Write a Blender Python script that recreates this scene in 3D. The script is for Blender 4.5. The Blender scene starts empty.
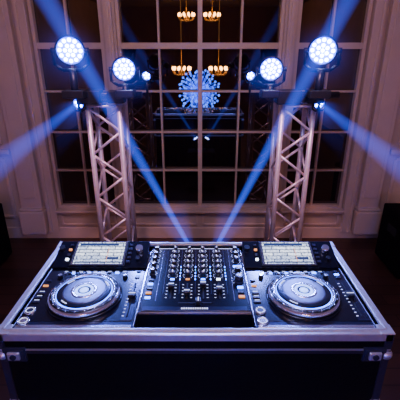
import bpy, bmesh, math, random
from mathutils import Vector, Matrix
random.seed(4)
S = bpy.context.scene
COL = S.collection

# ------------------------------------------------------------ materials
def mat(name, col, rough=0.5, metal=0.0, emit=None, es=0.0, noise=0.0, nscale=20, spec=0.5, bump=0.0):
    m = bpy.data.materials.new(name); m.use_nodes = True
    nt = m.node_tree; p = nt.nodes["Principled BSDF"]
    p.inputs["Base Color"].default_value = (*col, 1)
    p.inputs["Roughness"].default_value = rough
    p.inputs["Metallic"].default_value = metal
    p.inputs["Specular IOR Level"].default_value = spec
    if emit:
        p.inputs["Emission Color"].default_value = (*emit, 1)
        p.inputs["Emission Strength"].default_value = es
    if noise > 0 or bump > 0:
        tc = nt.nodes.new("ShaderNodeTexCoord"); n = nt.nodes.new("ShaderNodeTexNoise")
        n.inputs["Scale"].default_value = nscale; n.inputs["Detail"].default_value = 4
        nt.links.new(tc.outputs["Object"], n.inputs["Vector"])
        if noise > 0:
            r = nt.nodes.new("ShaderNodeValToRGB")
            r.color_ramp.elements[0].position = .3; r.color_ramp.elements[1].position = .7
            r.color_ramp.elements[0].color = (*[c*(1-noise) for c in col], 1)
            r.color_ramp.elements[1].color = (*[min(1, c*(1+noise)) for c in col], 1)
            nt.links.new(n.outputs["Fac"], r.inputs["Fac"])
            nt.links.new(r.outputs["Color"], p.inputs["Base Color"])
        if bump > 0:
            b = nt.nodes.new("ShaderNodeBump"); b.inputs["Strength"].default_value = bump
            b.inputs["Distance"].default_value = .002
            nt.links.new(n.outputs["Fac"], b.inputs["Height"]); nt.links.new(b.outputs["Normal"], p.inputs["Normal"])
    return m

M_paint = mat("cream_paint", (.52, .41, .31), .5, noise=.08, nscale=3)
M_trimp = mat("trim_paint", (.60, .47, .36), .4, noise=.05, nscale=5)
M_ceil = mat("ceiling_paint", (.3, .25, .25), .7, noise=.05)
M_black = mat("black_plastic", (.010, .010, .014), .35, noise=.2)
M_blackm = mat("black_matte", (.006, .006, .008), .8, noise=.2)
M_cloth = mat("black_cloth", (.003, .003, .004), .95, noise=.3, nscale=60, spec=.1)
M_lam = mat("case_laminate", (.004, .004, .005), .5, noise=.25, nscale=120, bump=.5, spec=.15)
M_alu = mat("aluminium", (.88, .87, .9), .34, .75, noise=.06, nscale=40)
M_trussal = mat("truss_aluminium", (.94, .80, .83), .36, .45, noise=.08, nscale=30)
M_deck = mat("deck_metal", (.028, .031, .068), .24, .45, noise=.1, nscale=60)
M_deck2 = mat("deck_panel", (.008, .009, .020), .20, .2, noise=.1)
M_silver = mat("silver_trim", (.85, .85, .92), .20, .88, noise=.04)
M_plat = mat("platter_metal", (.22, .225, .29), .36, .8, noise=.25, nscale=12)
M_steel = mat("platter_steel", (.030, .032, .050), .24, .6, noise=.35, nscale=9)
M_dkgr = mat("dark_grey", (.035, .035, .06), .3, .2, noise=.1)
M_knob = mat("knob_rubber", (.010, .010, .016), .4, noise=.1)
M_white = mat("white_mark", (.85, .85, .9), .5, emit=(.7, .78, 1), es=1.3)
M_hub = mat("hub_display", (.4, .5, 1), .3, emit=(.20, .36, 1), es=4.5)
M_ledw = mat("led_white", (1, 1, 1), .5, emit=(.75, .85, 1), es=8)
M_ledb = mat("led_blue", (.1, .2, 1), .5, emit=(.05, .16, 1), es=12)
M_ledg = mat("led_cyan", (.1, .6, 1), .5, emit=(.15, .75, .9), es=1.6)
M_ledo = mat("led_orange", (1, .4, .05), .5, emit=(1, .35, .08), es=1.2)
M_lens = mat("lens_lit", (1, 1, 1), .3, emit=(.36, .52, 1), es=46)
M_lensrim = mat("lens_base_lit", (.03, .06, .8), .3, emit=(.008, .03, 1), es=9)
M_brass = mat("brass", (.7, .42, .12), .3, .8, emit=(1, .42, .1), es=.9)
M_flame = mat("candle_glow", (1, .7, .3), .5, emit=(1, .42, .10), es=90)
M_spike = mat("crystal_arm_lit", (.2, .4, 1), .4, emit=(.015, .07, 1), es=7)
M_spikew = mat("crystal_tip_lit", (.4, .5, 1), .4, emit=(.05, .17, 1), es=17)
M_grille = mat("speaker_grille", (.003, .003, .004), .8, noise=.5, nscale=200, spec=.1)

def glass_mat():
    m = bpy.data.materials.new("night_glass"); m.use_nodes = True
    nt = m.node_tree; nt.nodes.clear()
    o = nt.nodes.new("ShaderNodeOutputMaterial"); mx = nt.nodes.new("ShaderNodeMixShader")
    d = nt.nodes.new("ShaderNodeBsdfDiffuse"); g = nt.nodes.new("ShaderNodeBsdfGlossy")
    n = nt.nodes.new("ShaderNodeTexNoise"); n.inputs["Scale"].default_value = 1.3
    r = nt.nodes.new("ShaderNodeValToRGB")
    r.color_ramp.elements[0].color = (.003, .002, .003, 1); r.color_ramp.elements[1].color = (.018, .009, .008, 1)
    nt.links.new(n.outputs["Fac"], r.inputs["Fac"]); nt.links.new(r.outputs["Color"], d.inputs["Color"])
    g.inputs["Roughness"].default_value = 0.008; g.inputs["Color"].default_value = (.9, .85, .85, 1)
    mx.inputs[0].default_value = .14
    nt.links.new(d.outputs[0], mx.inputs[1]); nt.links.new(g.outputs[0], mx.inputs[2]); nt.links.new(mx.outputs[0], o.inputs[0])
    return m
M_glass = glass_mat()

def floor_mat():
    m = bpy.data.materials.new("dark_wood_floor"); m.use_nodes = True
    nt = m.node_tree; p = nt.nodes["Principled BSDF"]
    tc = nt.nodes.new("ShaderNodeTexCoord"); b = nt.nodes.new("ShaderNodeTexBrick")
    b.inputs["Scale"].default_value = 1; b.inputs["Brick Width"].default_value = 1.4; b.inputs["Row Height"].default_value = .12
    b.inputs["Mortar Size"].default_value = .004
    b.inputs["Color1"].default_value = (.035, .014, .011, 1); b.inputs["Color2"].default_value = (.055, .022, .016, 1)
    b.inputs["Mortar"].default_value = (.006, .003, .003, 1)
    nt.links.new(tc.outputs["Object"], b.inputs["Vector"]); nt.links.new(b.outputs["Color"], p.inputs["Base Color"])
    p.inputs["Roughness"].default_value = .4
    return m
M_floor = floor_mat()

def screen_mat():
    m = bpy.data.materials.new("display_screen"); m.use_nodes = True
    nt = m.node_tree; p = nt.nodes["Principled BSDF"]
    tc = nt.nodes.new("ShaderNodeTexCoord")
    b = nt.nodes.new("ShaderNodeTexBrick"); b.inputs["Scale"].default_value = 1
    b.inputs["Brick Width"].default_value = .062; b.inputs["Row Height"].default_value = .0185; b.inputs["Mortar Size"].default_value = .0022
    b.inputs["Color1"].default_value = (.78, .86, 1, 1); b.inputs["Color2"].default_value = (.40, .48, .72, 1)
    b.inputs["Mortar"].default_value = (.03, .04, .10, 1)
    n = nt.nodes.new("ShaderNodeTexNoise"); n.inputs["Scale"].default_value = 130
    r = nt.nodes.new("ShaderNodeValToRGB"); r.color_ramp.elements[0].position = .44; r.color_ramp.elements[1].position = .52
    r.color_ramp.elements[0].color = (.20, .24, .36, 1)
    nt.links.new(n.outputs["Fac"], r.inputs["Fac"])
    mx = nt.nodes.new("ShaderNodeMix"); mx.data_type = 'RGBA'; mx.blend_type = 'MULTIPLY'; mx.inputs[0].default_value = .7
    nt.links.new(tc.outputs["Object"], b.inputs["Vector"]); nt.links.new(tc.outputs["Object"], n.inputs["Vector"])
    nt.links.new(b.outputs["Color"], mx.inputs[6]); nt.links.new(r.outputs["Color"], mx.inputs[7])
    p.inputs["Base Color"].default_value = (.02, .02, .02, 1); p.inputs["Roughness"].default_value = .2
    nt.links.new(mx.outputs[2], p.inputs["Emission Color"]); p.inputs["Emission Strength"].default_value = 3.0
    return m
M_screen = screen_mat()
M_scrdark = mat("screen_header", (.02, .02, .05), .2, emit=(.03, .07, .25), es=.8)

# ------------------------------------------------------------ builder
class B:
    def __init__(s): s.bm = bmesh.new(); s.mats = []
    def mi(s, m):
        if m not in s.mats: s.mats.append(m)
        return s.mats.index(m)
    def _fin(s, vs, m, smooth=False):
        i = s.mi(m); fs = set()
        for v in vs:
            for f in v.link_faces: fs.add(f)
        for f in fs: f.material_index = i; f.smooth = smooth
    def box(s, c, sz, m, rot=None, bev=0.0):
        M = Matrix.Translation(c) @ (rot.to_4x4() if rot else Matrix()) @ Matrix.Diagonal((*sz, 1))
        r = bmesh.ops.create_cube(s.bm, size=1, matrix=M); vs = r['verts']
        if bev > 0:
            es = list({e for v in vs for e in v.link_edges})
            rr = bmesh.ops.bevel(s.bm, geom=es, offset=bev, segments=2, profile=.5, affect='EDGES')
            vs = rr['verts']
            i = s.mi(m)
            for f in rr['faces']: f.material_index = i
        s._fin(vs, m)
    def cyl(s, p1, p2, r1, m, r2=None, seg=20, smooth=True, caps=True):
        p1 = Vector(p1); p2 = Vector(p2); d = p2-p1
        q = Vector((0, 0, 1)).rotation_difference(d.normalized()).to_matrix().to_4x4()
        M = Matrix.Translation((p1+p2)/2) @ q
        r = bmesh.ops.create_cone(s.bm, cap_ends=caps, segments=seg, radius1=r1, radius2=r1 if r2 is None else r2, depth=d.length, matrix=M)
        s._fin(r['verts'], m, smooth)
        for v in r['verts']:
            for f in v.link_faces:
                if len(f.verts) > 4: f.smooth = False
    def sph(s, c, r, m, seg=14, sc=(1, 1, 1)):
        rr = bmesh.ops.create_uvsphere(s.bm, u_segments=seg, v_segments=max(6, seg//2), radius=r, matrix=Matrix.Translation(c) @ Matrix.Diagonal((*sc, 1)))
        s._fin(rr['verts'], m, True)
    def lathe(s, c, prof, m, seg=40, axis=None):
        rot = Matrix() if axis is None else Vector((0, 0, 1)).rotation_difference(Vector(axis).normalized()).to_matrix().to_4x4()
        M = Matrix.Translation(c) @ rot
        rings = []
        for r, z in prof:
            rings.append([s.bm.verts.new(M @ Vector((r*math.cos(2*math.pi*k/seg), r*math.sin(2*math.pi*k/seg), z))) for k in range(seg)])
        i = s.mi(m)
        for a, b in zip(rings[:-1], rings[1:]):
            for k in range(seg):
                f = s.bm.faces.new((a[k], a[(k+1) % seg], b[(k+1) % seg], b[k])); f.material_index = i; f.smooth = True
    def tube(s, pts, r, m, seg=10):
        for a, b in zip(pts[:-1], pts[1:]): s.cyl(a, b, r, m, seg=seg)
        for a in pts[1:-1]: s.sph(a, r, m, seg=8)
    def done(s, name, parent=None, loc=None, rot=None):
        me = bpy.data.meshes.new(name); s.bm.normal_update(); s.bm.to_mesh(me); s.bm.free()
        for m in s.mats: me.materials.append(m)
        o = bpy.data.objects.new(name, me); COL.objects.link(o)
        if parent: o.parent = parent
        if loc: o.location = loc
        if rot: o.rotation_euler = rot
        return o
def empty(name, loc=(0, 0, 0)):
    o = bpy.data.objects.new(name, None); o.location = loc; o.empty_display_size = .1; COL.objects.link(o); return o

# ------------------------------------------------------------ room
WY = 3.35; CEIL = 3.05
b = B(); b.box((0, -1.6, -.05), (6.4, 10.3, .1), M_floor); b.done("floor")
b = B(); b.box((0, -1.6, CEIL+.05), (6.4, 10.3, .1), M_ceil); b.done("ceiling")
b = B()
b.box((0, WY+.09, .15), (6.2, .18, .30), M_paint)
b.box((0, WY+.09, (2.90+CEIL)/2), (6.2, .18, CEIL-2.90), M_paint)
for sx in (-1, 1):
    b.box((sx*.745, WY+.09, 1.6), (.11, .18, 2.6), M_paint)
    b.box((sx*(1.40+3.1)/2, WY+.09, 1.6), (1.70, .18, 2.6), M_paint)
b.done("wall_back")
for nm, x in (("wall_left", -3.15), ("wall_right", 3.15)):
    b = B(); b.box((x, -1.55, CEIL/2), (.1, 10.1, CEIL), M_paint); b.done(nm)
b = B(); b.box((0, -6.65, CEIL/2), (6.2, .1, CEIL), mat("dark_rear_wall", (.09, .045, .04), .8, noise=.2, nscale=2)); b.done("wall_front")

def window(name, x0, x1, cols, rows_z):
    e = empty(name, ((x0+x1)/2, WY, 0))
    b = B(); w = x1-x0
    z0, z1 = rows_z[0], rows_z[-1]
    fr = .030
    for sx in (-1, 1): b.box((sx*(w/2-fr/2), .05, (z0+z1)/2), (fr, .06, z1-z0), M_trimp, bev=.004)
    for z in (z0+fr/2, z1-fr/2): b.box((0, .05, z), (w-2*fr, .058, fr), M_trimp, bev=.004)
    for i in range(1, cols):
        th = .040 if (cols == 4 and i == 2) else .018
        b.box((-w/2+w*i/cols, .05, (z0+z1)/2), (th, .045, z1-z0-2*fr), M_trimp, bev=.004)
    for z in rows_z[1:-1]:
        th = .05 if abs(z-1.79) < .01 else .018
        b.box((0, .052, z), (w-2*fr, .04 if th < .04 else .062, th), M_trimp, bev=.004)
    b.done("sash_frame", e)
    b = B(); b.box((0, .085, (z0+z1)/2), (w-.01, .006, z1-z0-.01), M_glass); b.done("glass_pane", e)
    b = B(); b.box((0, -.0, z0-.012), (w+.02, .10, .028), M_trimp, bev=.006); b.done("window_sill", e)
rows = [.31, .695, 1.06, 1.42, 1.79, 2.15, 2.52, 2.89]
window("window_1", -1.395, -.80, 2, rows)
window("window_2", -.69, .69, 4, rows)
window("window_3", .80, 1.395, 2, rows)

n = 1
def trim(fn):
    global n
    b = B(); fn(b); b.done("trim_%d" % n); n += 1
for sx in (-1, 1):
    def f(b, sx=sx):
        b.box((sx*.745, WY-.015, 1.6), (.07, .03, 2.58), M_trimp, bev=.006)
        b.box((sx*.745, WY-.03, 1.6), (.03, .02, 2.58), M_trimp, bev=.006)
    trim(f)
    def f(b, sx=sx):
        b.box((sx*1.445, WY-.015, 1.52), (.09, .03, 2.9), M_trimp, bev=.006)
        b.box((sx*1.475, WY-.03, 1.52), (.03, .03, 2.9), M_trimp, bev=.008)
        b.box((sx*1.62, WY-.03, 1.52), (.20, .06, 2.9), M_trimp, bev=.006)
        b.box((sx*1.62, WY-.065, 1.60), (.13, .012, 2.3), M_trimp, bev=.005)
        b.box((sx*1.62, WY-.05, .2), (.24, .10, .24), M_trimp, bev=.01)
        b.box((sx*1.62, WY-.05, .335), (.22, .09, .03), M_trimp, bev=.012)
    trim(f)
    def f(b, sx=sx):
        for z0, z1 in ((.24, .82), (.96, 2.75)):
            x0, x1 = 1.82, 2.7
            b.box((sx*x0, WY-.01, (z0+z1)/2), (.03, .02, z1-z0), M_trimp, bev=.006)
            b.box((sx*x1, WY-.01, (z0+z1)/2), (.03, .02, z1-z0), M_trimp, bev=.006)
            for z in (z0, z1): b.box((sx*(x0+x1)/2, WY-.011, z), (x1-x0, .02, .03), M_trimp, bev=.006)
        b.box((sx*2.42, WY-.02, .89), (1.35, .04, .05), M_trimp, bev=.01)
    trim(f)
def f(b):
    for x0, x1 in ((-1.36, -.84), (-.66, -.03), (.03, .66), (.84, 1.36)):
        for x in (x0, x1): b.box((x, WY-.008, .205), (.016, .016, .11), M_trimp)
        for z in (.15, .26): b.box(((x0+x1)/2, WY-.008, z), (x1-x0, .016, .016), M_trimp)
trim(f)
b = B(); b.box((0, WY-.012, .06), (6.18, .024, .12), M_trimp, bev=.006); b.done("baseboard_back")

# ------------------------------------------------------------ flight case
CX = -.018; CY0, CY1 = .94, 1.545; CT = .92; CW = 1.27
case = empty("flight_case", (CX, 0, 0))
x0, x1 = -CW/2, CW/2; cyc = (CY0+CY1)/2; cd = CY1-CY0; CB = .60
b = B(); t = .014
b.box((0, CY0+t/2, (CT+CB)/2), (CW-.01, t, CT-CB-.01), M_lam)
b.box((0, CY1-t/2, (CT+CB)/2), (CW-.01, t, CT-CB-.01), M_lam)
for sx in (-1, 1): b.box((sx*(x1-t/2-.003), cyc, (CT+CB)/2), (t, cd-.02, CT-CB-.01), M_lam)
b.box((0, cyc, .835), (CW-.03, cd-.03, .01), M_blackm)
b.box((0, cyc, CB+.01), (CW-.03, cd-.03, .014), M_lam)
b.done("case_panels", case)
b = B()
for yy, s in ((CY0, 1), (CY1, -1)):
    b.box((0, yy+s*.010, CT-.003), (CW, .026, .010), M_alu, bev=.002)
    b.box((0, yy-s*.002, CT-.014), (CW, .004, .026), M_alu, bev=.001)
    b.box((0, yy+s*.016, CT+.004), (CW-.04, .006, .006), M_alu)
    b.box((0, yy-s*.002, CT-.070), (CW, .005, .016), M_dkgr, bev=.0015)
    b.box((0, yy-s*.003, CT-.062), (CW, .005, .004), M_alu)
    b.box((0, yy-s*.002, CB+.012), (CW, .004, .024), M_alu)
for sx in (-1, 1):
    b.box((sx*(x1-.010), cyc, CT-.003), (.026, cd, .010), M_alu, bev=.002)
    b.box((sx*(x1+.002), cyc, CT-.014), (.004, cd, .026), M_alu, bev=.001)
    b.box((sx*(x1-.016), cyc, CT+.004), (.006, cd-.04, .006), M_alu)
    b.box((sx*(x1+.002), cyc, CT-.070), (.005, cd, .020), M_alu)
    b.box((sx*(x1+.002), cyc, CB+.012), (.004, cd, .024), M_alu)
    for yy, s in ((CY0, 1), (CY1, -1)):
        b.box((sx*(x1-.010), yy-s*.002, (CT+CB)/2), (.024, .004, CT-CB), M_dkgr)
        b.box((sx*(x1+.002), yy+s*.010, (CT+CB)/2), (.004, .024, CT-CB), M_dkgr)
b.done("aluminium_edging", case)
b = B()
for sx in (-1, 1):
    for yy, s in ((CY0, 1), (CY1, -1)):
        for z in (CT-.085, CB+.02):
            b.sph((sx*(x1-.008), yy+s*.006, z), .022, M_alu, sc=(1, 1, .9))
        b.box((sx*(x1-.018), yy+s*.018, CT+.001), (.046, .046, .006), M_alu, bev=.002)
    b.box((sx*(x1-.05), CY0-.004, CT-.080), (.075, .008, .056), M_dkgr, bev=.002)
    b.box((sx*(x1-.05), CY0-.009, CT-.080), (.060, .004, .042), M_dkgr, bev=.002)
    b.box((sx*(x1-.05), CY0-.013, CT-.080), (.040, .010, .030), M_alu, bev=.003)
    b.cyl((sx*(x1-.05), CY0-.012, CT-.080), (sx*(x1-.05), CY0-.022, CT-.080), .010, M_dkgr)
b.done("corners_and_latches", case)

b = B()
b.box((CX, cyc, .58), (1.23, .57, .035), M_blackm, bev=.004)
for sx in (-1, 1):
    for sy in (-1, 1):
        b.box((CX+sx*.58, cyc+sy*.25, .28), (.04, .04, .56), M_blackm)
per = [(-.61, -.28), (.61, -.28), (.61, .28), (-.61, .28), (-.61, -.28)]
i = b.mi(M_cloth); prev = None
for (ax, ay), (bx, by) in zip(per[:-1], per[1:]):
    L = math.hypot(bx-ax, by-ay); k = int(L/.012)
    nx, ny = (by-ay)/L, -(bx-ax)/L
    for j in range(k+1):
        tt = j/k; o = .006*math.sin(tt*L*90)
        px, py = ax+(bx-ax)*tt+nx*o+CX, ay+(by-ay)*tt+ny*o+cyc
        va = b.bm.verts.new((px, py, .565)); vb = b.bm.verts.new((px+nx*.012, py+ny*.012, .003))
        if prev:
            f = b.bm.faces.new((prev[0], va, vb, prev[1])); f.material_index = i; f.smooth = True
        prev = (va, vb)
b.done("draped_dj_table")

# ------------------------------------------------------------ media players
RX = lambda a: Matrix.Rotation(math.radians(a), 3, 'X')
def media_player(x):
    e = empty("dj_media_player", (x, 1.232, .8405))
    W, D, H = .405, .515, .068
    b = B()
    b.box((0, 0, H/2), (W, D, H), M_deck, bev=.007)
    b.box((0, -D/2+.012, H-.001), (W-.02, .014, .006), M_silver, bev=.001)
    b.box((0, .15, H+.001), (W-.016, .004, .003), M_deck2)
    b.box((0, -.04, H+.0006), (W-.02, .36, .0016), M_deck2, bev=.0006)
    R = RX(17)
    b.box((0, .178, H+.014), (W-.010, .155, .040), M_deck2, rot=R, bev=.005)
    b.box((0, -D/2-.001, .03), (W-.03, .004, .030), M_deck2)
    for sx in (-1, 1):
        b.box((sx*(W/2-.004), 0, H-.006), (.004, D-.03, .010), M_silver)
        for sy in (-1, 1): b.cyl((sx*.17, sy*.2, -.0005), (sx*.17, sy*.2, .004), .02, M_black)
    b.done("chassis", e)
    c = Vector((-.01, .178, H+.014)); nrm = R @ Vector((0, 0, 1)); up = R @ Vector((0, 1, 0))
    b = B()
    b.box(c+nrm*.022, (.232, .142, .006), M_black, rot=R, bev=.002)
    for sx in (-1, 1): b.box(c+nrm*.026+Vector((sx*.108, 0, 0)), (.003, .130, .002), M_silver, rot=R)
    for sy in (-1, 1): b.box(c+nrm*.026+up*(sy*.065), (.216, .003, .002), M_silver, rot=R)
    for k in range(5): b.box(c+nrm*.022+Vector((.128, 0, 0))+up*(.05-.024*k), (.016, .012, .006), M_dkgr, rot=R, bev=.001)
    for k in range(4): b.box(c+nrm*.022+Vector((-.133, 0, 0))+up*(.05-.028*k), (.013, .010, .006), (M_dkgr, M_ledo, M_dkgr, M_ledw)[k], rot=R, bev=.001)
    b.done("display_bezel", e)
    b = B(); b.box((0, 0, 0), (.204, .122, .002), M_screen)
    b.box((-.01, .048, .0012), (.17, .014, .001), M_scrdark)
    b.box((.06, -.030, .0012), (.05, .010, .001), M_scrdark)
    b.box((0, -.053, .0012), (.19, .006, .001), M_scrdark)
    b.box((.035, -.012, .0012), (.0022, .080, .001), M_ledo)
    o = b.done("display_screen", e, loc=c+nrm*.0265); o.rotation_euler = (math.radians(17), 0, 0)
    b = B()
    b.cyl(c+nrm*.02+Vector((.168, 0, 0))+up*.02, c+nrm*.042+Vector((.168, 0, 0))+up*.02, .017, M_silver, r2=.015)
    b.cyl(c+nrm*.02+Vector((.168, 0, 0))+up*-.03, c+nrm*.032+Vector((.168, 0, 0))+up*-.03, .010, M_knob)
    b.cyl(c+nrm*.02+Vector((-.170, 0, 0))+up*.03, c+nrm*.032+Vector((-.170, 0, 0))+up*.03, .012, M_knob)
    b.done("selector_knobs", e)
    jc = Vector((-.004, -.088, H))
    b = B()
    b.lathe(jc, [(.136, 0), (.136, .004), (.132, .008), (.124, .008)], M_deck2, 64)
    b.lathe(jc, [(.126, .0), (.126, .020), (.122, .026), (.110, .028), (.107, .025)], M_black, 64)
    b.lathe(jc, [(.1290, .014), (.1280, .022), (.1225, .0260)], M_silver, 64)
    b.lathe(jc, [(.1105, .0275), (.108, .0300), (.105, .0275)], M_silver, 64)
    b.lathe(jc, [(.107, .025), (.085, .0255), (.0845, .024)], M_black, 64)
    b.lathe(jc, [(.1010, .0255), (.1005, .0275), (.0988, .0275)], M_ledb, 64)
    b.lathe(jc, [(.0970, .024), (.0960, .0290), (.093, .0300), (.076, .0302)], M_steel, 64)
    b.lathe(jc, [(.0775, .0300), (.076, .0322), (.073, .0325), (.046, .0325)], M_plat, 64)
    b.lathe(jc, [(.048, .0322), (.045, .0342), (.040, .0345), (.036, .0335)], M_silver, 64)
    b.lathe(jc, [(.0375, .0340), (.035, .0325), (.0, .0325)], M_black, 64)
    b.lathe(jc, [(.034, .0328), (.033, .0342), (.025, .0342), (.024, .0328)], M_hub, 48)
    b.lathe(jc, [(.016, .0328), (.015, .0342), (.0, .0342)], M_hub, 32)
    for k in range(44):
        a = k*math.tau/44
        b.sph(jc+Vector((.1165*math.cos(a), .1165*math.sin(a), .0272)), .0034, M_silver if k % 2 else M_steel, seg=8, sc=(1, 1, .6))
    for a0 in (.4, 2.3, 3.9):
        for k in range(6):
            a = a0+k*.06
            b.box(jc+Vector((.086*math.cos(a), .086*math.sin(a), .0305)), (.004, .004, .001), M_white)
    b.done("jog_wheel", e)
    b = B()
    for yy, r in ((-.222, .020), (-.168, .020)):
        p = Vector((-.174, yy, H))
        b.lathe(p, [(r, 0), (r, .006), (r-.004, .008), (r-.006, .006)], M_silver, 28)
        b.lathe(p, [(r-.006, .006), (r-.007, .0075), (r-.008, .006)], M_white, 28)
        b.cyl(p, p+Vector((0, 0, .006)), r-.008, M_dkgr if yy > -.2 else M_silver)
    for k in range(3):
        b.box((-.176, -.118+.026*k, H+.003), (.026, .010, .006), M_dkgr, bev=.0015)
        b.box((-.176, -.106+.026*k, H+.002), (.018, .002, .001), M_white)
    for k in range(2): b.box((-.176, -.02+.034*k, H+.003), (.020, .008, .006), (M_ledo, M_dkgr)[k], bev=.0015)
    for k in range(8): b.box((-.128+.016*k, .068, H+.003), (.011, .009, .006), (M_silver, M_dkgr, M_ledb, M_dkgr)[k % 4], bev=.0015)
    for k in range(3): b.box((.05+.032*k, .070, H+.003), (.016, .008, .006), (M_dkgr, M_ledb, M_dkgr)[k], bev=.0015)
    for k in range(9): b.box((-.13+.03*k, .083, H+.002), (.014, .0016, .001), M_white)
    b.done("transport_buttons", e)
    b = B()
    b.box((.170, -.10, H+.0012), (.040, .235, .002), M_deck, bev=.0008)
    b.box((.170, -.10, H+.0028), (.005, .20, .002), M_blackm)
    b.box((.170, -.085, H+.010), (.026, .032, .016), M_knob, bev=.003)
    b.box((.170, -.085, H+.0185), (.026, .003, .001), M_white)
    for k in range(11): b.box((.156, -.195+.019*k, H+.0028), (.007, .0018, .001), M_white)
    for k in range(3): b.box((.170, .036+.022*k, H+.003), (.018, .007, .006), (M_dkgr, M_ledb, M_dkgr)[k], bev=.001)
    for sx in (-1, 1):
        b.cyl((.13*sx-.01, .040, H), (.13*sx-.01, .040, H+.014), .010, M_knob)
        b.cyl((.13*sx-.01, .040, H+.014), (.13*sx-.01, .040, H+.015), .007, M_silver)
    b.done("pitch_fader", e)
media_player(CX-.4035); media_player(CX+.4035)

# ------------------------------------------------------------ mixer
e = empty("dj_mixer", (CX, 1.262, .8405))
W, D, H = .396, .455, .085
b = B()
b.box((0, 0, H/2), (W, D, H), M_deck, bev=.006)
b.box((0, 0, H+.0005), (W-.016, D-.016, .002), M_deck2, bev=.0008)
b.box((0, -D/2+.020, H+.002), (W-.03, .022, .002), M_deck, bev=.0005)
for x in (-.142, .142):
    b.box((x, .02, H+.002), (.0015, D-.09, .001), M_silver)
for k in range(-2, 3): b.box((k*.060, .04, H+.002), (.0012, D-.13, .001), M_dkgr)
b.box((0, .212, H+.002), (W-.04, .002, .001), M_white)
for k in range(12):
    b.box((-.045+.008*k, -D/2+.020, H+.0035), (.005, .007, .001), M_white)
for sx in (-1, 1): b.box((sx*.199, 0, H*.5), (.003, D-.02, H-.02), M_silver)
for sx in (-1, 1):
    for sy in (-1, 1): b.cyl((sx*.15, sy*.18, -.0005), (sx*.15, sy*.18, .004), .02, M_black)
b.done("chassis", e)
b = B()
def knob(b, x, y, r=.0105, h=.022, top=M_white):
    b.cyl((x, y, H), (x, y, H+.005), r*1.3, M_dkgr, seg=18)
    b.cyl((x, y, H+.005), (x, y, H+h), r, M_knob, r2=r*.86, seg=18)
    b.cyl((x, y, H+h), (x, y, H+h+.001), r*.70, M_silver, seg=14)
    a = random.uniform(-.7, .7)
    b.box((x+math.sin(a)*r*.5, y+math.cos(a)*r*.5, H+h+.0015), (.0032, r*1.0, .0015), top, rot=Matrix.Rotation(-a, 3, 'Z'))
    for k in range(9):
        t = math.radians(-130+k*32.5)+math.pi/2
        b.box((x+math.cos(t)*r*1.55, y+math.sin(t)*r*1.55, H+.0022), (.0022, .0022, .001), M_white)
CHX = [-.090+c*.060 for c in range(4)]
for x in CHX:
    for rr in range(6):
        knob(b, x, .190-.039*rr, r=.0120 if rr else .0095)
for y in (.19, .148, .106, .060, .014): knob(b, -.172, y, r=.011)
for y in (.19, .148, .106): knob(b, .172, y, r=.011)
knob(b, .170, -.035, r=.018, h=.026); knob(b, .170, .025, r=.013)
b.done("knobs", e)
b = B()
for c, x in enumerate(CHX):
    b.box((x, -.105, H+.002), (.006, .095, .002), M_blackm)
    yy = -.105+(.02, -.02, .03, 0)[c]
    b.box((x, yy, H+.012), (.022, .026, .018), M_knob, bev=.003)
    b.box((x, yy, H+.0215), (.020, .004, .001), M_white)
    for k in range(8): b.box((x+.0295, -.03+.022*k, H+.003), (.0035, .008, .002), (M_ledb, M_ledb, M_ledb, M_ledg, M_ledb, M_dkgr, M_dkgr, M_dkgr)[k])
    b.box((x, -.030, H+.003), (.016, .008, .004), (M_ledb, M_ledo, M_ledb, M_ledw)[c], bev=.001)
    for k in range(5):
        for s in (-1, 1): b.box((x+s*.016, -.145+.02*k, H+.002), (.006, .0014, .001), M_white)
b.box((0, -.176, H+.002), (.12, .006, .002), M_blackm)
b.box((.012, -.176, H+.011), (.020, .024, .018), M_knob, bev=.003)
b.box((.012, -.176, H+.0205), (.003, .020, .001), M_white)
for k in range(5): b.box((-.172, -.035-.028*k, H+.003), (.020, .010, .005), (M_dkgr, M_ledb, M_dkgr, M_ledo, M_ledb)[k], bev=.001)
for k in range(3): b.box((.170, -.085-.028*k, H+.003), (.022, .012, .006), (M_ledb, M_dkgr, M_ledo)[k], bev=.001)
b.box((.172, .062, H+.003), (.034, .014, .003), M_ledb)
b.done("faders_and_leds", e)

# ------------------------------------------------------------ truss towers
def truss(x):
    e = empty("truss_tower", (x, 2.72, 0))
    w = .108; top = 1.43
    b = B()
    cs = [(-w, -w), (w, -w), (w, w), (-w, w)]
    for cx, cy in cs: b.cyl((cx, cy, .01), (cx, cy, top), .019, M_trussal, seg=14)
    n = 8; hz = (top-.10)/n
    for k in range(4):
        a, c = cs[k], cs[(k+1) % 4]
        for j in range(n):
            z0 = .06+j*hz; z1 = z0+hz
            p, q = (a, c) if (j+k) % 2 == 0 else (c, a)
            b.cyl((p[0], p[1], z0), (q[0], q[1], z1), .0095, M_trussal, seg=10)
        for z in (.05, top-.03): b.cyl((a[0], a[1], z), (c[0], c[1], z), .010, M_trussal, seg=10)
    b.done("lattice", e)
    b = B()
    b.box((0, 0, .006), (.45, .45, .012), M_blackm, bev=.003)
    b.box((0, 0, top+.008), (.27, .27, .016), M_black, bev=.003)
    b.done("base_and_top_plates", e)
    b = B()
    b.cyl((-.27, -.10, top+.045), (.27, -.10, top+.045), .022, M_black, seg=16)
    b.box((0, -.10, top+.028), (.10, .06, .03), M_black, bev=.004)
    b.box((-.08, -.12, top+.035), (.16, .12, .09), M_black, bev=.006)
    b.box((.10, -.12, top+.035), (.11, .10, .08), M_black, bev=.006)
    b.done("cross_bar", e)
truss(-.665); truss(.675)

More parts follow.
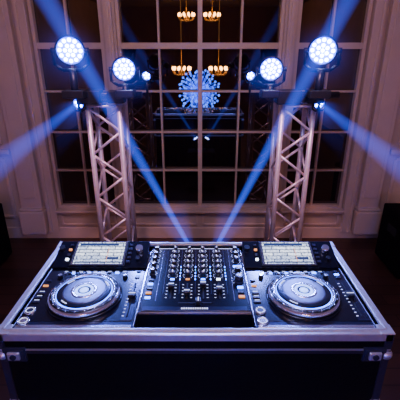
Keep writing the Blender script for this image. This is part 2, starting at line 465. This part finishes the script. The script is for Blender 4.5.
# ------------------------------------------------------------ wash lights
def volume_beam(name, parent, r0, r1, L, k, col, power=1.2, loc=(0, 0, 0), rot=None):  # visible light shaft put in as a self-glowing cone, no scattering
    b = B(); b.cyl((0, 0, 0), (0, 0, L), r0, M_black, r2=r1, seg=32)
    m = bpy.data.materials.new("emissive_beam"); m.use_nodes = True; nt = m.node_tree; nt.nodes.clear()
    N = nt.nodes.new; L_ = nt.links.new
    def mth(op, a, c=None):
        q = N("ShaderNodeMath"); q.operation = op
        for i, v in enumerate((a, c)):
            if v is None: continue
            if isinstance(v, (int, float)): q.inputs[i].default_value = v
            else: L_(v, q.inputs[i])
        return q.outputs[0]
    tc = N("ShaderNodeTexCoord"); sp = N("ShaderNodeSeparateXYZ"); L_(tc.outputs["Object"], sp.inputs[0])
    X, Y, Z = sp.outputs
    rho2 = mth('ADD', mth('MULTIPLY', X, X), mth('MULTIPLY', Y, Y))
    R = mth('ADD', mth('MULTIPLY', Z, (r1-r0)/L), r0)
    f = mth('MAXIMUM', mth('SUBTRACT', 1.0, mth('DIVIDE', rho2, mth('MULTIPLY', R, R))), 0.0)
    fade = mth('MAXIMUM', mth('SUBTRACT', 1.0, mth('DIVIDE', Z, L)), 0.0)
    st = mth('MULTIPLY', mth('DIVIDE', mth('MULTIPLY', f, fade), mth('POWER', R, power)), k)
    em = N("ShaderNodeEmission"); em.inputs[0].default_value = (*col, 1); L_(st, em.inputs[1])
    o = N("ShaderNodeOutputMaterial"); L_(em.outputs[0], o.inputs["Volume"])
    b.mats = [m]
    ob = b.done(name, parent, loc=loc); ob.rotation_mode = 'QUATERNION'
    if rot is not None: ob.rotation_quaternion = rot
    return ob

def aimq(d): return Vector((0, 0, 1)).rotation_difference(Vector(d).normalized())

def wash(name, loc, R, target, foot_z, beam=None):
    e = empty(name, loc); d = (Vector(target)-Vector(loc)).normalized(); q = aimq(d)
    he = bpy.data.objects.new("head", None); COL.objects.link(he); he.parent = e; he.rotation_mode = 'QUATERNION'; he.rotation_quaternion = q
    b = B()
    b.lathe((0, 0, 0), [(0, -R*1.5), (R*.5, -R*1.48), (R*.72, -R*1.2), (R*.9, -R*.5), (R*1.12, -R*.3), (R*1.16, .0), (R*1.12, .012), (R*1.02, .012), (R*1.0, -.002)], M_black, 36)
    for k in range(5): b.lathe((0, 0, -R*(1.15-.13*k)), [(R*(.78+.03*k), 0), (R*(.84+.03*k), .003), (R*(.78+.03*k), .006)], M_dkgr, 28)
    b.done("head_shell", he)
    b = B(); b.cyl((0, 0, -.006), (0, 0, -.001), R*1.0, M_lensrim, seg=36)
    rings = [(0, 1), (.38, 6), (.78, 12)] if R > .05 else [(0, 1), (.6, 5)]
    lr = R*(.145 if R > .05 else .24)
    for rad, cnt in rings:
        for k in range(cnt):
            a = k*math.tau/max(1, cnt)+.2
            b.sph((R*rad*math.cos(a), R*rad*math.sin(a), 0), lr, M_lens, seg=12, sc=(1, 1, .6))
    b.done("led_lenses", he)
    b = B(); side = d.cross(Vector((0, 0, 1))).normalized(); a = R*1.27
    fz = foot_z-loc[2]; low = -R*1.45
    for s in (-1, 1):
        p = side*(s*a)
        b.tube([p*1.0+Vector((0, 0, R*.15)), p+Vector((0, 0, low*.7)), p*.55+Vector((0, 0, low))], R*.13, M_black, seg=10)
        b.cyl(p*.85, p*1.12, R*.22, M_dkgr, seg=14)
    b.cyl(side*(-a*.56)+Vector((0, 0, low)), side*(a*.56)+Vector((0, 0, low)), R*.15, M_black)
    b.cyl((0, 0, fz), (0, 0, low), R*.30, M_black)
    if R > .05: b.box((0, 0, fz+.02), (R*1.7, R*1.6, .05), M_black, bev=.006)
    b.done("yoke", e)
    volume_beam("emissive_halo", he, R*1.0, R*3.4, .26, beam or .8, (.02, .08, 1), .6, loc=(0, 0, .02))  # lens halo imitated by a short glowing cone
    return e
def spot(loc, target, power, col, size=70, parent=None, blend=.6, r=.05, name="lamp"):
    l = bpy.data.lights.new("lamp", 'SPOT'); l.energy = power; l.color = col; l.spot_size = math.radians(size); l.spot_blend = blend; l.shadow_soft_size = r
    o = bpy.data.objects.new(name, l); COL.objects.link(o)
    d = Vector(target)-Vector(loc)
    o.rotation_mode = 'QUATERNION'; o.rotation_quaternion = Vector((0, 0, -1)).rotation_difference(d.normalized())
    o.location = loc
    if parent: o.location = Vector(loc)-parent.location; o.parent = parent
    return o
BLUE = (.14, .22, 1)
for (loc, R, tg) in (((-.81, 2.50, 1.755), .080, (-.35, .6, 1.35)), ((-.485, 2.52, 1.645), .068, (-.10, .6, 1.3)),
                     ((.455, 2.52, 1.645), .068, (.25, .6, 1.3)), ((.765, 2.50, 1.755), .080, (.2, .6, 1.35))):
    e = wash("led_wash_light", loc, R, tg, 1.475)
    d = (Vector(tg)-Vector(loc)).normalized()
    spot(Vector(loc)+d*.04, (loc[0]*.5, 1.2, .9), 60, BLUE, 75, e)
for sx, xx in ((-1, -.815), (1, .80)):
    loc = (xx, 2.56, 1.425); tg = (xx+sx*.50, 2.30, 1.06)
    e = wash("par_spotlight", loc, .034, (xx+sx*.10, 1.6, 1.2), 1.475)
    q = aimq(Vector(tg)-Vector(loc))
    volume_beam("emissive_beam", e, .02, .24, 1.9, .50, (.030, .09, 1), 1.0, rot=q)  # side shaft of light, drawn as emission
for sx, xx in ((-1, -.355), (1, .335)):
    wash("par_spotlight", (xx, 2.60, 1.60), .028, (xx-sx*-.25, 1.2, 1.2), 1.49, beam=.25)

for loc, tg in (((-.055, 1.95, .66), (-.86, 2.34, 2.03)), ((.092, 1.95, .66), (.83, 2.34, 2.03))):
    e = wash("beam_light", loc, .040, tg, .50)
    q = aimq(Vector(tg)-Vector(loc))
    volume_beam("emissive_beam", e, .015, .108, 2.75, .82, (.034, .10, 1), 1.0, rot=q)  # upward shaft of light, drawn as emission
b = B()
b.box((.018, 1.95, .49), (.36, .22, .02), M_black, bev=.004)
b.cyl((.018, 1.95, .02), (.018, 1.95, .48), .03, M_black)
b.box((.018, 1.95, .01), (.34, .34, .02), M_black, bev=.004)
b.done("light_stand")

# ------------------------------------------------------------ speakers
def speaker(x):
    b = B()
    b.box((0, 0, .27), (.46, .42, .50), M_grille, bev=.012)
    b.box((0, -.214, .27), (.42, .008, .46), M_grille, bev=.002)
    b.lathe((0, -.219, .27), [(.17, 0), (.17, .006), (.155, .006)], M_blackm, 40, axis=(0, -1, 0))
    for sx in (-1, 1):
        b.box((sx*.232, 0, .36), (.006, .14, .07), M_blackm, bev=.002)
        for sy in (-1, 1): b.cyl((sx*.18, sy*.16, 0), (sx*.18, sy*.16, .025), .02, M_black)
    b.done("speaker_cabinet", loc=(x, 2.80, 0))
speaker(-1.96); speaker(1.84)

# ------------------------------------------------------------ chandeliers and glowing ball (behind the camera, mirrored in the night glass)
def chandelier(x, y, z, R):
    b = B()
    b.cyl((0, 0, R*.5), (0, 0, CEIL-z), .008, M_brass, seg=8)
    b.cyl((0, 0, CEIL-z-.03), (0, 0, CEIL-z), .05, M_brass)
    b.lathe((0, 0, 0), [(0, -R*.5), (R*.12, -R*.4), (R*.06, -R*.2), (R*.14, 0), (R*.05, R*.3), (0, R*.55)], M_brass, 20)
    for k in range(10):
        a = k*math.tau/10; c, s = math.cos(a), math.sin(a)
        b.tube([(0, 0, -R*.1), (c*R*.4, s*R*.4, -R*.35), (c*R*.85, s*R*.85, -R*.25), (c*R, s*R, 0)], .010, M_brass, seg=6)
        b.cyl((c*R, s*R, 0), (c*R, s*R, R*.28), .010, M_brass, seg=8)
        b.sph((c*R, s*R, R*.40), .030, M_flame, seg=8, sc=(1, 1, 1.7))
    b.done("chandelier", loc=(x, y, z))
chandelier(-.47, -3.2, 1.23, .22); chandelier(.47, -3.2, 1.23, .22)
chandelier(-.36, -4.1, 2.54, .20); chandelier(.32, -4.1, 2.54, .20)
b = B(); b.sph((0, 0, 0), .12, M_spike, seg=20)
NS = 170
for k in range(NS):
    z = 1-2*(k+.5)/NS; a = k*2.39996; r = math.sqrt(1-z*z); d = Vector((r*math.cos(a), r*math.sin(a), z))
    L = random.choice((.22, .33, .41, .45))
    b.cyl(d*.10, d*L, .010, M_spike, r2=.006, seg=5); b.sph(d*L, .026, M_spikew, seg=6)
b.cyl((0, 0, .1), (0, 0, CEIL-.93), .006, M_silver, seg=8)
b.done("crystal_ball_pendant", loc=(-.02, -1.4, .93))

# ------------------------------------------------------------ lights
def area(name, loc, tgt, size, power, col, sy=None):
    l = bpy.data.lights.new(name, 'AREA'); l.energy = power; l.color = col; l.size = size
    if sy: l.shape = 'RECTANGLE'; l.size_y = sy
    o = bpy.data.objects.new(name, l); COL.objects.link(o); o.location = loc
    o.rotation_mode = 'QUATERNION'; o.rotation_quaternion = Vector((0, 0, -1)).rotation_difference((Vector(tgt)-Vector(loc)).normalized())
    return o
area("wall_fill_light", (0, 1.2, 2.95), (0, 3.3, 1.0), 1.4, 14.5, (1, .50, .33), .4)  # added warm fill for window frames and wall, no real fixture
area("side_fill_light", (-2.3, 2.6, .25), (-1.5, 3.35, 1.3), .3, 1.0, (1, .48, .45))  # added fill to brighten the wall on the left
area("side_fill_light", (2.3, 2.6, .25), (1.5, 3.35, 1.3), .3, 1.0, (1, .48, .45))  # same added fill for the right side
area("console_fill_light", (0, .9, 2.9), (0, 1.25, .9), .5, 21, (.40, .44, 1))  # added overhead fill giving the console its blue tone
for sx in (-1, 1):
    spot((sx*.55, 1.5, 2.95), (sx*.67, 2.62, .85), 150, (1, .46, .58), 26, r=.08, name="truss_fill_light")  # added pink fill on the trusses, source out of view
w = bpy.data.worlds.new("night"); S.world = w; w.use_nodes = True
w.node_tree.nodes["Background"].inputs[0].default_value = (.12, .08, .12, 1); w.node_tree.nodes["Background"].inputs[1].default_value = .10

# ------------------------------------------------------------ camera
c = bpy.data.cameras.new("cam"); c.sensor_width = 36; c.lens = 36*372/400
co = bpy.data.objects.new("camera", c); COL.objects.link(co)
co.location = (0, 0, 1.76); co.rotation_euler = (math.radians(90-22), 0, 0); c.clip_start = .02
S.camera = co
